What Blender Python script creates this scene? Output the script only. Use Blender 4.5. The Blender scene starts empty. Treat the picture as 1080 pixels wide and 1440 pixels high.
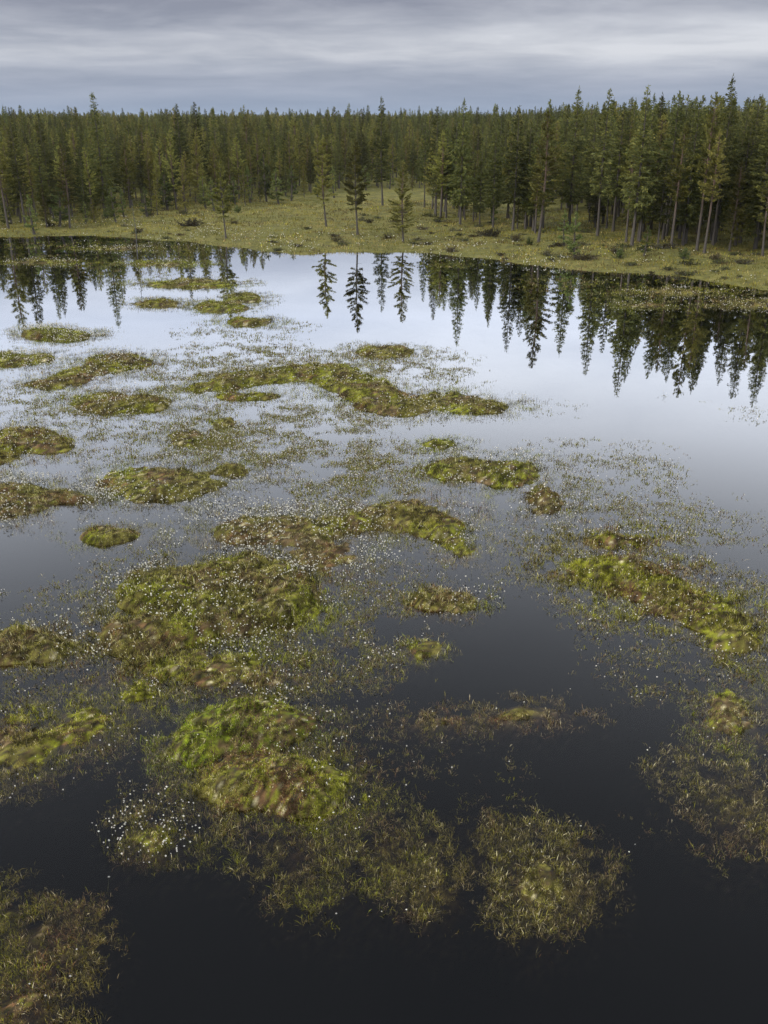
import bpy, math
import numpy as np

# ------------------------------------------------------------------ camera, sky, sun, exposure
SC = bpy.context.scene
COL = SC.collection
F_PX, PITCH, CAM_H = 1300.0, math.radians(23.2), 13.0      # photograph frame: 1080 x 1440

cam_data = bpy.data.cameras.new('camera')
cam_data.sensor_fit = 'VERTICAL'
cam_data.sensor_height = 24.0
cam_data.lens = F_PX / 1440.0 * 24.0
cam_data.clip_start = 0.1
cam_data.clip_end = 9000.0
cam = bpy.data.objects.new('camera', cam_data)
cam.location = (0, 0, CAM_H)
cam.rotation_euler = (math.pi / 2 - PITCH, 0, 0)
COL.objects.link(cam)
SC.camera = cam

SUN_EL, SUN_AZ = math.radians(38), math.radians(-110)       # azimuth from +Y towards +X
sun_data = bpy.data.lights.new('sun', 'SUN')
sun_data.energy = 1.35
sun_data.angle = math.radians(13)
sun_data.color = (1.0, 0.95, 0.86)
sun = bpy.data.objects.new('sun', sun_data)
sun.rotation_euler = (math.pi / 2 - SUN_EL, 0, -SUN_AZ + math.pi)
COL.objects.link(sun)

SC.view_settings.view_transform = 'Standard'
SC.view_settings.look = 'None'
SC.view_settings.exposure = 0.74
SC.view_settings.gamma = 1.0
SC.view_settings.use_curve_mapping = False
SC.cycles.use_denoising = True
SC.cycles.max_bounces = 5
SC.cycles.use_adaptive_sampling = True
SC.cycles.adaptive_threshold = 0.02
SC.cycles.diffuse_bounces = 2
SC.cycles.glossy_bounces = 2
SC.cycles.transparent_max_bounces = 10
SC.cycles.caustics_reflective = False
SC.cycles.caustics_refractive = False


class NT:
    """small helper to write node trees"""
    def __init__(self, tree):
        self.t = tree
        tree.nodes.clear()

    def n(self, kind, **kw):
        nd = self.t.nodes.new(kind)
        ins = kw.pop('ins', {})
        for k, v in kw.items():
            setattr(nd, k, v)
        for k, v in ins.items():
            s = nd.inputs[k]
            if hasattr(v, 'is_output') or isinstance(v, bpy.types.NodeSocket):
                self.t.links.new(v, s)
            else:
                s.default_value = v
        return nd

    def math(self, op, a, b=0.0, c=0.0, clamp=False):
        return self.n('ShaderNodeMath', operation=op, use_clamp=clamp, ins={0: a, 1: b, 2: c}).outputs[0]

    def ramp(self, fac, stops, interp='LINEAR'):
        r = self.n('ShaderNodeValToRGB', ins={0: fac})
        cr = r.color_ramp
        cr.interpolation = interp
        while len(cr.elements) < len(stops):
            cr.elements.new(0.5)
        for e, (p, c) in zip(cr.elements, stops):
            e.position = p
            e.color = (*c, 1.0)
        return r.outputs[0]

    def mix(self, fac, a, b, blend='MIX'):
        m = self.n('ShaderNodeMix', data_type='RGBA', blend_type=blend)
        for key, v in ((0, fac), (6, a), (7, b)):
            s = m.inputs[key]
            if isinstance(v, bpy.types.NodeSocket):
                self.t.links.new(v, s)
            else:
                s.default_value = (*v, 1.0) if isinstance(v, tuple) and len(v) == 3 else v
        return m.outputs[2]

    def noise(self, vec, scale, detail=3.0, rough=0.5, dist=0.0):
        return self.n('ShaderNodeTexNoise', ins={'Vector': vec, 'Scale': scale, 'Detail': detail,
                                                 'Roughness': rough, 'Distortion': dist}).outputs[0]


world = bpy.data.worlds.new('World')
SC.world = world
world.use_nodes = True
w = NT(world.node_tree)
tc = w.n('ShaderNodeTexCoord').outputs['Generated']
sep = w.n('ShaderNodeSeparateXYZ', ins={0: tc})
zc = w.math('MAXIMUM', sep.outputs[2], 0.0)
den = w.math('ADD', zc, 0.085)
plane = w.n('ShaderNodeCombineXYZ', ins={0: w.math('DIVIDE', sep.outputs[0], den),
                                         1: w.math('DIVIDE', sep.outputs[1], den), 2: 54.1}).outputs[0]
n_big = w.noise(plane, 0.26, 4.0, 0.5, 0.5)
n_small = w.noise(plane, 1.1, 6.0, 0.58, 0.3)
cl = w.math('ADD', w.math('MULTIPLY', n_big, 0.68), w.math('MULTIPLY', n_small, 0.32))
cl = w.n('ShaderNodeMapRange', ins={0: cl, 1: 0.38, 2: 0.62, 3: 0.0, 4: 1.0}).outputs[0]
# an overcast deck: bluer near the horizon, greyer and brighter upwards
deck_dark = w.ramp(zc, [(0.0, (0.175, 0.22, 0.30)), (0.03, (0.170, 0.20, 0.265)), (0.10, (0.165, 0.175, 0.22)),
                        (0.30, (0.66, 0.71, 0.82)), (0.55, (0.90, 0.95, 1.06)), (1.0, (0.60, 0.64, 0.73))])
deck_light = w.ramp(zc, [(0.0, (0.19, 0.235, 0.315)), (0.03, (0.26, 0.285, 0.35)), (0.055, (0.43, 0.44, 0.475)), (0.10, (0.40, 0.41, 0.45)),
                         (0.30, (1.05, 1.08, 1.16)), (0.55, (1.28, 1.31, 1.38)), (1.0, (0.90, 0.92, 0.98))])
deck = w.mix(cl, deck_dark, deck_light)
sky = w.n('ShaderNodeTexSky', sky_type='NISHITA', sun_disc=False, sun_elevation=SUN_EL, sun_rotation=SUN_AZ,
          altitude=100.0, air_density=1.0, dust_density=1.5, ozone_density=1.0)
bg_sky = w.n('ShaderNodeBackground', ins={0: sky.outputs[0], 1: 0.06})
bg_deck = w.n('ShaderNodeBackground', ins={0: deck, 1: 1.0})
cover = w.n('ShaderNodeMixShader', ins={0: 0.92, 1: bg_sky.outputs[0], 2: bg_deck.outputs[0]})
w.n('ShaderNodeOutputWorld', ins={0: cover.outputs[0]})

# ------------------------------------------------------------------ helpers
RNG = np.random.default_rng(7)
CP, SP = math.cos(PITCH), math.sin(PITCH)


def ground(u, v, z=0.0):
    """a spot of the photograph -> where it lies on the ground"""
    x, y = (u - 540.0) / F_PX, -(v - 720.0) / F_PX
    dy, dz = CP + y * SP, -SP + y * CP
    t = (z - CAM_H) / dz
    return x * t, dy * t


def to_px(X, Y, Z=0.0):
    fy, fz = Y, Z - CAM_H
    depth = fy * CP - fz * SP
    up = fy * SP + fz * CP
    depth = np.maximum(depth, 0.1)
    return 540.0 + F_PX * X / depth, 720.0 - F_PX * up / depth


def _hash(ix, iy, seed):
    h = (ix.astype(np.int64) * 374761393 + iy.astype(np.int64) * 668265263 + seed * 1442695041) & 0xffffffff
    for mul in (0x45d9f3b, 0x2c1b3c6d, 0x297a2d39):
        h = ((h ^ (h >> 16)) * mul) & 0xffffffff
    return ((h ^ (h >> 15)) & 0xffff) / 65535.0


def vnoise(x, y, scale, seed=0, octaves=3):
    """value noise 0..1"""
    out = np.zeros_like(np.asarray(x, float)); amp, tot = 1.0, 0.0
    for o in range(octaves):
        sx, sy = x / scale, y / scale
        ix, iy = np.floor(sx), np.floor(sy)
        fx, fy = sx - ix, sy - iy
        fx, fy = fx * fx * (3 - 2 * fx), fy * fy * (3 - 2 * fy)
        s = seed + o * 17
        a = _hash(ix, iy, s) * (1 - fx) + _hash(ix + 1, iy, s) * fx
        b = _hash(ix, iy + 1, s) * (1 - fx) + _hash(ix + 1, iy + 1, s) * fx
        out = out + amp * (a * (1 - fy) + b * fy)
        tot += amp; amp *= 0.5; scale *= 0.47
    return out / tot


def sstep(a, b, x):
    t = np.clip((x - a) / (b - a), 0, 1)
    return t * t * (3 - 2 * t)


def mesh_np(name, verts, faces, mat, colors=None, smooth=False):
    """faces: list of int arrays (n,3) / (n,4); colors per vertex"""
    me = bpy.data.meshes.new(name)
    verts = np.asarray(verts, np.float32)
    loops = np.concatenate([f.reshape(-1) for f in faces]).astype(np.int32)
    sizes = np.concatenate([np.full(len(f), f.shape[1], np.int32) for f in faces])
    starts = np.concatenate([[0], np.cumsum(sizes)[:-1]]).astype(np.int32)
    me.vertices.add(len(verts)); me.loops.add(len(loops)); me.polygons.add(len(sizes))
    me.vertices.foreach_set('co', verts.reshape(-1))
    me.loops.foreach_set('vertex_index', loops)
    me.polygons.foreach_set('loop_start', starts)
    me.polygons.foreach_set('loop_total', sizes)
    me.polygons.foreach_set('use_smooth', np.full(len(sizes), smooth))
    me.update(calc_edges=True)
    if colors is not None:
        ca = me.color_attributes.new('tint', 'FLOAT_COLOR', 'POINT')
        c4 = np.ones((len(verts), 4), np.float32); c4[:, :3] = colors
        ca.data.foreach_set('color', c4.reshape(-1))
    if mat is not None:
        me.materials.append(mat)
    return me


def link(name, data, parent=None):
    o = bpy.data.objects.new(name, data)
    COL.objects.link(o)
    if parent is not None:
        o.parent = parent
    return o


def tag(o, label=None, cat=None, group=None, kind=None):
    if label: o['label'] = label
    if cat: o['category'] = cat
    if group: o['group'] = group
    if kind: o['kind'] = kind
    return o


# ------------------------------------------------------------------ materials
def new_mat(name):
    m = bpy.data.materials.new(name)
    m.use_nodes = True
    return m, NT(m.node_tree)


def mat_tint(name, translucent=0.3, rough=0.6, vary=0.25, spec=0.25):
    """leaves, needles, blades: colour from the 'tint' of each piece, a little different for each plant"""
    m, t = new_mat(name)
    a = t.n('ShaderNodeAttribute', attribute_name='tint').outputs[0]
    rnd = t.n('ShaderNodeObjectInfo').outputs['Random']
    val = t.math('MULTIPLY_ADD', rnd, 2 * vary, 1 - vary)
    hue = t.math('MULTIPLY_ADD', t.math('FRACT', t.math('MULTIPLY', rnd, 7.31)), 0.022, 0.492)
    hsv = t.n('ShaderNodeHueSaturation', ins={0: hue, 1: 1.0, 2: val, 3: 1.0, 4: a}).outputs[0]
    b = t.n('ShaderNodeBsdfPrincipled', ins={'Base Color': hsv, 'Roughness': rough, 'Specular IOR Level': spec})
    tr = t.n('ShaderNodeBsdfTranslucent', ins={0: hsv})
    mx = t.n('ShaderNodeMixShader', ins={0: translucent, 1: b.outputs[0], 2: tr.outputs[0]})
    t.n('ShaderNodeOutputMaterial', ins={0: mx.outputs[0]})
    return m


M_NEEDLE = mat_tint('needles', 0.25, 0.75, 0.46, 0.08)
M_BLADE = mat_tint('sedge_blades', 0.3, 0.7, 0.0, 0.06)
M_COTTON = mat_tint('cotton_heads', 0.35, 0.9, 0.0, 0.0)


def mat_bark(name, low, high, z0, z1):
    m, t = new_mat(name)
    tcn = t.n('ShaderNodeTexCoord').outputs['Object']
    z = t.n('ShaderNodeSeparateXYZ', ins={0: tcn}).outputs[2]
    f = t.n('ShaderNodeMapRange', ins={0: z, 1: z0, 2: z1, 3: 0.0, 4: 1.0}).outputs[0]
    nz = t.noise(tcn, 9.0, 4.0, 0.6)
    c = t.mix(f, low, high)
    c = t.mix(t.math('MULTIPLY', nz, 0.7), c, (0.03, 0.025, 0.02))
    b = t.n('ShaderNodeBsdfPrincipled', ins={'Base Color': c, 'Roughness': 0.85})
    bm = t.n('ShaderNodeBump', ins={'Strength': 0.5, 'Distance': 0.03, 'Height': t.noise(tcn, 25.0, 3.0)})
    t.t.links.new(bm.outputs[0], b.inputs['Normal'])
    t.n('ShaderNodeOutputMaterial', ins={0: b.outputs[0]})
    return m


M_BARK_S = mat_bark('spruce_bark', (0.10, 0.085, 0.07), (0.10, 0.08, 0.065), 1, 8)
M_BARK_P = mat_bark('pine_bark', (0.10, 0.085, 0.07), (0.17, 0.105, 0.07), 1.5, 6)
M_BARK_D = mat_bark('dead_wood', (0.12, 0.11, 0.10), (0.17, 0.16, 0.15), 1, 6)


def mat_moss():
    m, t = new_mat('moss')
    a = t.n('ShaderNodeAttribute', attribute_name='tint').outputs[0]
    pos = t.n('ShaderNodeNewGeometry').outputs['Position']
    n1 = t.noise(pos, 7.0, 5.0, 0.65)
    n2 = t.noise(pos, 40.0, 3.0, 0.6)
    c = t.mix(t.n('ShaderNodeMapRange', ins={0: n1, 1: 0.42, 2: 0.66, 3: 0.0, 4: 0.75}).outputs[0], a, (0.075, 0.045, 0.022))
    c = t.mix(t.math('MULTIPLY_ADD', n2, 0.9, -0.2, clamp=True), c, t.mix(0.5, a, (0.02, 0.018, 0.01)))
    b = t.n('ShaderNodeBsdfPrincipled', ins={'Base Color': c, 'Roughness': 0.9, 'Specular IOR Level': 0.15})
    h = t.math('ADD', t.math('MULTIPLY', n1, 0.6), t.math('MULTIPLY', n2, 0.4))
    bm = t.n('ShaderNodeBump', ins={'Strength': 0.9, 'Distance': 0.08, 'Height': h})
    t.t.links.new(bm.outputs[0], b.inputs['Normal'])
    t.n('ShaderNodeOutputMaterial', ins={0: b.outputs[0]})
    return m


M_MOSS = mat_moss()


def mat_ground():
    m, t = new_mat('bog_ground')
    pos = t.n('ShaderNodeNewGeometry').outputs['Position']
    n1 = t.noise(pos, 0.12, 5.0, 0.6)
    n2 = t.noise(pos, 0.9, 5.0, 0.65)
    n3 = t.noise(pos, 6.0, 4.0, 0.6)
    c = t.ramp(n2, [(0.3, (0.075, 0.065, 0.03)), (0.45, (0.125, 0.12, 0.032)), (0.58, (0.19, 0.175, 0.045)), (0.72, (0.20, 0.155, 0.07))])
    c = t.mix(t.n('ShaderNodeMapRange', ins={0: n1, 1: 0.45, 2: 0.65, 3: 0.0, 4: 0.6}).outputs[0], c, (0.12, 0.125, 0.038))
    c = t.mix(t.math('MULTIPLY', n3, 0.5), c, (0.05, 0.04, 0.02))
    b = t.n('ShaderNodeBsdfPrincipled', ins={'Base Color': c, 'Roughness': 0.95, 'Specular IOR Level': 0.1})
    bm = t.n('ShaderNodeBump', ins={'Strength': 1.0, 'Distance': 0.25, 'Height': t.math('ADD', n2, t.math('MULTIPLY', n3, 0.5))})
    t.t.links.new(bm.outputs[0], b.inputs['Normal'])
    t.n('ShaderNodeOutputMaterial', ins={0: b.outputs[0]})
    return m


def mat_water():
    m, t = new_mat('peat_water')
    g = t.n('ShaderNodeNewGeometry')
    pos = g.outputs['Position']
    stretch = t.n('ShaderNodeMapping', ins={0: pos, 3: (1.0, 0.55, 1.0)}).outputs[0]
    h = t.math('ADD', t.math('MULTIPLY', t.noise(stretch, 1.3, 3.0, 0.5, 0.4), 1.0),
               t.math('MULTIPLY', t.noise(stretch, 7.0, 2.0, 0.5), 0.12))
    calm = t.noise(pos, 0.11, 3.0, 0.5)
    amp = t.n('ShaderNodeMapRange', ins={0: calm, 1: 0.4, 2: 0.7, 3: 0.0005, 4: 0.0022}).outputs[0]
    bm = t.n('ShaderNodeBump', ins={'Strength': 1.0, 'Distance': amp, 'Height': h})
    d = t.n('ShaderNodeVectorMath', operation='DOT_PRODUCT', ins={0: g.outputs['Normal'], 1: g.outputs['Incoming']}).outputs['Value']
    cosv = t.math('ABSOLUTE', d)
    sch = t.math('MULTIPLY_ADD', t.math('POWER', t.math('SUBTRACT', 1.0, cosv), 5.0), 0.98, 0.02)
    fac = t.math('MINIMUM', t.math('MULTIPLY', t.math('POWER', sch, 1.6), 5.2), 0.97)
    gl = t.n('ShaderNodeBsdfGlossy', ins={'Color': (0.93, 0.96, 1.0, 1), 'Roughness': 0.015, 'Normal': bm.outputs[0]})
    tr = t.n('ShaderNodeBsdfTransparent', ins={0: (0.72, 0.68, 0.62, 1)})
    mx = t.n('ShaderNodeMixShader', ins={0: fac, 1: tr.outputs[0], 2: gl.outputs[0]})
    ab = t.n('ShaderNodeVolumeAbsorption', ins={0: (0.35, 0.25, 0.16, 1), 1: 6.5})
    t.n('ShaderNodeOutputMaterial', ins={0: mx.outputs[0], 1: ab.outputs[0]})
    return m


def mat_plain(name, col, rough=0.9):
    m, t = new_mat(name)
    pos = t.n('ShaderNodeNewGeometry').outputs['Position']
    c = t.mix(t.noise(pos, 3.0, 4.0), tuple(x * 0.6 for x in col), tuple(x * 1.3 for x in col))
    b = t.n('ShaderNodeBsdfPrincipled', ins={'Base Color': c, 'Roughness': rough})
    t.n('ShaderNodeOutputMaterial', ins={0: b.outputs[0]})
    return m


# ------------------------------------------------------------------ setting: ground and water
shore_px = [(-160, 330), (0, 334), (60, 333), (130, 332), (200, 336), (260, 339), (310, 347), (370, 354), (430, 358),
            (500, 356), (560, 353), (610, 356), (660, 363), (720, 369), (770, 374), (830, 381), (890, 385),
            (950, 391), (1010, 400), (1080, 411), (1180, 424)]
_sx, _sy = zip(*[ground(u, v) for u, v in shore_px])
_sx, _sy = np.array(_sx), np.array(_sy)
order = np.argsort(_sx); _sx, _sy = _sx[order], _sy[order]


def shore_y(x):
    return np.interp(x, _sx, _sy)


def shore_dist(x, y):
    """metres behind the far shore (negative: over the pool)"""
    wob = (vnoise(x, y, 5.0, 41, 3) - 0.5) * 5.0
    back = (y - shore_y(x) + wob) * 0.8
    side = np.abs(x - 4) - 62 + (vnoise(x, y, 12.0, 43) - 0.5) * 12
    near = -30 - y
    return np.maximum(np.maximum(back, side), near)


def ground_z(x, y):
    d = shore_dist(x, y)
    land = 0.10 + 0.35 * sstep(0, 14, d) + 0.5 * sstep(20, 200, d)
    hum = (vnoise(x, y, 2.6, 5, 2) - 0.42) * 0.55 * sstep(0.3, 4, d)
    return np.where(d > -3, -0.9 + (0.9 + land) * sstep(-2.2, 0.9, d) + hum, -0.9)


def axis(lo, hi, core_lo, core_hi, step, n_out):
    core = np.arange(core_lo, core_hi, step)
    a = core_lo - np.geomspace(step, core_lo - lo, n_out)[::-1]
    b = core[-1] + np.geomspace(step, hi - core[-1], n_out)
    return np.concatenate([a, core, b])


gx = axis(-4500, 4500, -75, 80, 0.75, 26)
gy = axis(-1500, 6000, 60, 175, 0.75, 26)
GX, GY = np.meshgrid(gx, gy)
GZ = ground_z(GX, GY)
nx, ny = len(gx), len(gy)
idx = np.arange(nx * ny).reshape(ny, nx)
quads = np.stack([idx[:-1, :-1], idx[:-1, 1:], idx[1:, 1:], idx[1:, :-1]], -1).reshape(-1, 4)
terrain = link('ground', mesh_np('ground', np.stack([GX, GY, GZ], -1).reshape(-1, 3), [quads], mat_ground(), smooth=True))
tag(terrain, 'olive brown bog ground stretching back under the forest', kind='structure')

wx0, wx1, wy0, wy1, wz = -74.0, 80.0, -42.0, 160.0, -1.3
wv = [(wx0, wy0, wz), (wx1, wy0, wz), (wx1, wy1, wz), (wx0, wy1, wz), (wx0, wy0, 0), (wx1, wy0, 0), (wx1, wy1, 0), (wx0, wy1, 0)]
wf = np.array([(0, 3, 2, 1), (4, 5, 6, 7), (0, 1, 5, 4), (1, 2, 6, 5), (2, 3, 7, 6), (3, 0, 4, 7)])
water = link('water', mesh_np('water', wv, [wf], mat_water()))
tag(water, 'still dark peat water of the bog pool mirroring the sky', kind='structure')

# ------------------------------------------------------------------ plants of the bog: blades and cotton heads
PAL = {'olive': (0.185, 0.165, 0.036), 'green': (0.225, 0.235, 0.020), 'brown': (0.165, 0.115, 0.052),
       'straw': (0.50, 0.44, 0.25), 'red': (0.170, 0.095, 0.042), 'dull': (0.170, 0.160, 0.055), 'dark': (0.034, 0.030, 0.016), 'vivid': (0.190, 0.240, 0.016)}
PALN = {k: np.array(v) for k, v in PAL.items()}


def blade_mesh(name, P, length, width, lean, col, segs=2):
    """P (n,3) roots. every blade bends over in its own direction"""
    n = len(P)
    if n == 0:
        return None
    az = RNG.uniform(0, 2 * np.pi, n); fa = az + RNG.uniform(0.9, 2.2, n)
    d = np.stack([np.cos(az), np.sin(az)], -1); s = np.stack([np.cos(fa), np.sin(fa)], -1)
    hz, vt = length * np.sin(lean), length * np.cos(lean)
    out = []
    if segs == 1:
        levels = [(0.0, 0.0, 1.0), (1.0, 1.0, 0.0)]
    else:
        levels = [(0.0, 0.0, 0.8), (0.35, 0.62, 1.0), (1.0, 1.0, 0.0)]
    for h, v, wd in levels:
        for sg in ((-1, 1) if wd > 0 else (0,)):
            q = np.empty((n, 3))
            q[:, :2] = P[:, :2] + d * (hz * h)[:, None] + s * (width * 0.5 * wd * sg)[:, None]
            q[:, 2] = P[:, 2] + vt * v
            out.append(q)
    k = len(out)
    V = np.stack(out, 1).reshape(-1, 3)
    b = (np.arange(n) * k)[:, None]
    if segs == 1:
        faces = [b + np.array([[0, 1, 2]])]
    else:
        faces = [b + np.array([[0, 1, 3, 2]]), b + np.array([[2, 3, 4]])]
    C = np.repeat(col, k, axis=0)
    return mesh_np(name, V, faces, M_BLADE, C)


OCT = np.array([(1, 0, 0), (0, 1, 0), (-1, 0, 0), (0, -1, 0), (0, 0, 1), (0, 0, -1)], float)
OCTF = np.array([(0, 1, 4), (1, 2, 4), (2, 3, 4), (3, 0, 4), (1, 0, 5), (2, 1, 5), (3, 2, 5), (0, 3, 5)])


def cotton_mesh(name, P, height, radius):
    n = len(P)
    if n == 0:
        return None
    lean = RNG.normal(0, 0.10, (n, 2)) * height[:, None]
    top = P.copy(); top[:, :2] += lean; top[:, 2] += height
    jit = 1 + RNG.uniform(-0.35, 0.35, (n, 6, 1))
    sq = np.ones((n, 1, 3)); sq[:, 0, 2] = RNG.uniform(0.8, 1.35, n)
    H = top[:, None, :] + OCT[None] * jit * sq * radius[:, None, None]
    wdt = np.clip(radius * 0.22, 0.003, 0.01)
    a = RNG.uniform(0, np.pi, n); o = np.stack([np.cos(a), np.sin(a), 0 * a], -1) * wdt[:, None]
    S = np.stack([P - o, P + o, top], 1)
    V = np.concatenate([H.reshape(-1, 3), S.reshape(-1, 3)])
    f1 = ((np.arange(n) * 6)[:, None, None] + OCTF[None]).reshape(-1, 3)
    f2 = n * 6 + (np.arange(n) * 3)[:, None] + np.array([[0, 1, 2]])
    white = RNG.uniform(0.5, 0.86, (n, 1)) * np.array([[1.0, 0.95, 0.82]])
    C = np.concatenate([np.repeat(white, 6, 0), np.repeat(np.tile([[0.14, 0.14, 0.06]], (n, 1)), 3, 0)])
    return mesh_np(name, V, [f1, f2], M_COTTON, C)


def scale_at(y):
    return 1.0 + np.clip(y - 12, 0, 200) / 34.0


def palette(x, y, mix, seed=0):
    """a colour for each spot: patches of green moss, olive sedge, brown and straw"""
    n = len(x)
    g = vnoise(x, y, 1.7, 101 + seed, 3) + RNG.normal(0, 0.07, n)
    b = vnoise(x, y, 1.1, 151 + seed, 3) + RNG.normal(0, 0.08, n)
    col = np.tile(PALN['olive'], (n, 1))
    gw = sstep(0.62 - 0.34 * mix.get('green', 0.3), 0.74 - 0.34 * mix.get('green', 0.3), g)
    col = np.where((RNG.random(n) < 0.85 * gw)[:, None], np.where((RNG.random(n) < 0.6 * mix.get('vivid', 0))[:, None], PALN['vivid'], PALN['green']), col)
    bw = sstep(0.68 - 0.34 * mix.get('brown', 0.3), 0.80 - 0.34 * mix.get('brown', 0.3), b)
    br = np.where((vnoise(x, y, 0.9, 171 + seed, 2) > 0.58)[:, None], PALN['red'], PALN['brown'])
    col = np.where((RNG.random(n) < 0.72 * bw)[:, None], br, col)
    r = RNG.random(n)
    col[r < mix.get('straw', 0.08)] = PALN['straw']
    dk = (r > 1 - mix.get('dark', 0.2))
    col[dk] = PALN['dark']
    tuft = vnoise(x, y, 0.085 * float(np.mean(scale_at(y))) ** 0.9, 191 + seed, 2)
    return col * ((0.30 + 1.45 * sstep(0.22, 0.78, tuft)) * RNG.uniform(0.72, 1.28, n))[:, None]


class Patch:
    """an area given as overlapping ovals of the photograph, laid on the ground"""
    def __init__(self, ovals, pad=1.0):
        self.ov = []
        bx, by = [], []
        for cx, cy, rx, ry in ovals:
            X0, Y0 = ground(cx, cy)
            xs = abs(ground(cx + rx, cy)[0] - X0)
            ya, yb = ground(cx, max(cy - ry, 200))[1], ground(cx, cy + ry)[1]
            self.ov.append((cx, cy, rx, ry, min(xs, abs(ya - yb) / 2)))
            for du in (-rx, rx):
                for dv in (-ry, ry):
                    X, Y = ground(cx + du, max(cy + dv, 200)); bx.append(X); by.append(Y)
        self.box = (min(bx) - pad, max(bx) + pad, min(by) - pad, max(by) + pad)
        self.cen = (np.mean([ground(o[0], o[1])[0] for o in ovals]), np.mean([ground(o[0], o[1])[1] for o in ovals]))
        self.r = max(o[4] for o in self.ov)

    def dist(self, x, y):
        u, v = to_px(x, y)
        d = np.full(np.shape(x), -99.0)
        kk = float(np.clip(self.cen[1] * 0.012, 0.14, 0.6))
        for cx, cy, rx, ry, r in self.ov:
            q = np.sqrt(((u - cx) / rx) ** 2 + ((v - cy) / ry) ** 2)
            d = np.logaddexp(d / kk, (1 - q) * r / kk) * kk
        k = min(1.25, 0.35 + self.r * 0.45)
        return d + ((vnoise(x, y, 1.9, 9, 3) - 0.5) * 0.95 + (vnoise(x, y, 0.5, 19, 2) - 0.5) * 0.4 + (0.17 if self.cen[1] < 19 else 0.20)) * k

    def scatter(self, per_m2):
        a = (self.box[1] - self.box[0]) * (self.box[3] - self.box[2])
        n = int(a * per_m2)
        return RNG.uniform(self.box[0], self.box[1], n), RNG.uniform(self.box[2], self.box[3], n)


def islet(label, ovals, height=0.22, mix=None, cotton=0.3, dens=1.0, cat='bog islet', fringe=0.9, long=1.0):
    """moss mound in the water > moss_mound, sedge, cotton_grass"""
    mix = mix or {}
    p = Patch(ovals, pad=1.6)
    cx, cy = p.cen
    root = link('moss_islet', None)
    root.location = (cx, cy, 0)
    tag(root, label, cat, 'moss islets in the bog pool')
    D = math.hypot(cy, CAM_H)
    step = float(np.clip(D * 0.0042, 0.066, 0.36))
    xs = np.arange(p.box[0], p.box[1] + step, step); ys = np.arange(p.box[2], p.box[3] + step, step)
    X, Y = np.meshgrid(xs, ys)
    d = p.dist(X, Y)
    wid = float(np.clip(p.r * 0.85, 0.3, 1.4))
    if cy > 24 and height > 0.1:
        height = 0.08 + (height - 0.08) * 0.6

    def surf(x, y, dd):
        bump = (vnoise(x, y, 1.0, 33, 3) - 0.52) * (0.40 if cy < 24 else 0.28) + (vnoise(x, y, 0.30, 37, 2) - 0.5) * 0.14 + (vnoise(x, y, 0.11, 39, 1) - 0.5) * 0.05
        m = sstep(-0.45, wid, dd)
        return -0.42 + (height + 0.42) * m + bump * sstep(-0.2, 0.4, dd) - 0.5 * sstep(-0.4, -1.0, dd)
    Z = surf(X, Y, d)
    keep = d > -1.05
    cell = keep[:-1, :-1] | keep[1:, :-1] | keep[:-1, 1:] | keep[1:, 1:]
    ii = np.arange(X.size).reshape(X.shape)
    q = np.stack([ii[:-1, :-1], ii[:-1, 1:], ii[1:, 1:], ii[1:, :-1]], -1)[cell]
    used, inv = np.unique(q.reshape(-1), return_inverse=True)
    V = np.stack([X.reshape(-1)[used] - cx, Y.reshape(-1)[used] - cy, Z.reshape(-1)[used]], -1)
    colr = palette(X.reshape(-1)[used], Y.reshape(-1)[used], dict(mix, straw=0.03, dark=0.2)) * 0.75
    link('moss_mound', mesh_np('moss_mound', V, [inv.reshape(-1, 4)], M_MOSS, colr, smooth=True), root)
    # short sedge and moss shoots
    sc = float(scale_at(cy))
    x, y = p.scatter((4000.0 if cy < 20 else 3200.0) * dens / sc ** 1.55)
    dd = p.dist(x, y)
    cl = vnoise(x, y, 0.30 * sc ** 0.5, 61, 2)
    prob = sstep(-fringe * (0.7 if cy < 24 else 1.4 + 0.15 * (sc - 1)), 0.12, dd) ** 1.6
    prob = prob * np.where(dd < 0.1, sstep(0.35, 0.62, cl), sstep(0.2, 0.55, cl))
    ok = RNG.random(len(x)) < prob
    x, y, dd = x[ok], y[ok], dd[ok]
    z = np.maximum(surf(x, y, dd), -0.06)
    n = len(x)
    s2 = scale_at(y)
    tall = RNG.random(n) < 0.16
    L = np.where(tall, RNG.uniform(0.09, 0.18, n), RNG.uniform(0.03, 0.08, n)) * long * (0.6 if cy < 20 else 0.95) * (1 + (s2 - 1) * 0.22)
    L = L * (0.55 + 1.1 * vnoise(x, y, 0.35, 67, 2) ** 1.5 * 1.3)
    L = L + np.where(z < 0, -z, 0) * 0.8
    W = RNG.uniform(0.006, 0.012, n) * s2 ** 1.0
    me = blade_mesh('sedge', np.stack([x - cx, y - cy, z], -1), L, W, RNG.uniform(0.25, 1.35, n), palette(x, y, mix), 2 if cy < 26 else 1)
    if me:
        tag(link('sedge', me, root), kind='stuff')
    if cotton > 0:
        x, y = p.scatter((30.0 if cy < 22 else 50.0) * cotton / sc ** 0.9)
        dd = p.dist(x, y)
        cl = vnoise(x, y, 1.5, 77, 3)
        ok = (RNG.random(len(x)) < sstep(-0.7, 0.0, dd) * sstep(0.49, 0.62, cl + 0.10 * cotton))
        x, y, dd = x[ok], y[ok], dd[ok]
        n = len(x)
        if n:
            z = np.maximum(surf(x, y, dd), -0.05)
            s2 = scale_at(y)
            me = cotton_mesh('cotton_grass', np.stack([x - cx, y - cy, z], -1), RNG.uniform(0.15, 0.36, n), RNG.uniform(0.010, 0.022, n) * s2 ** 0.6)
            tag(link('cotton_grass', me, root), kind='stuff')
    return root


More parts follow.
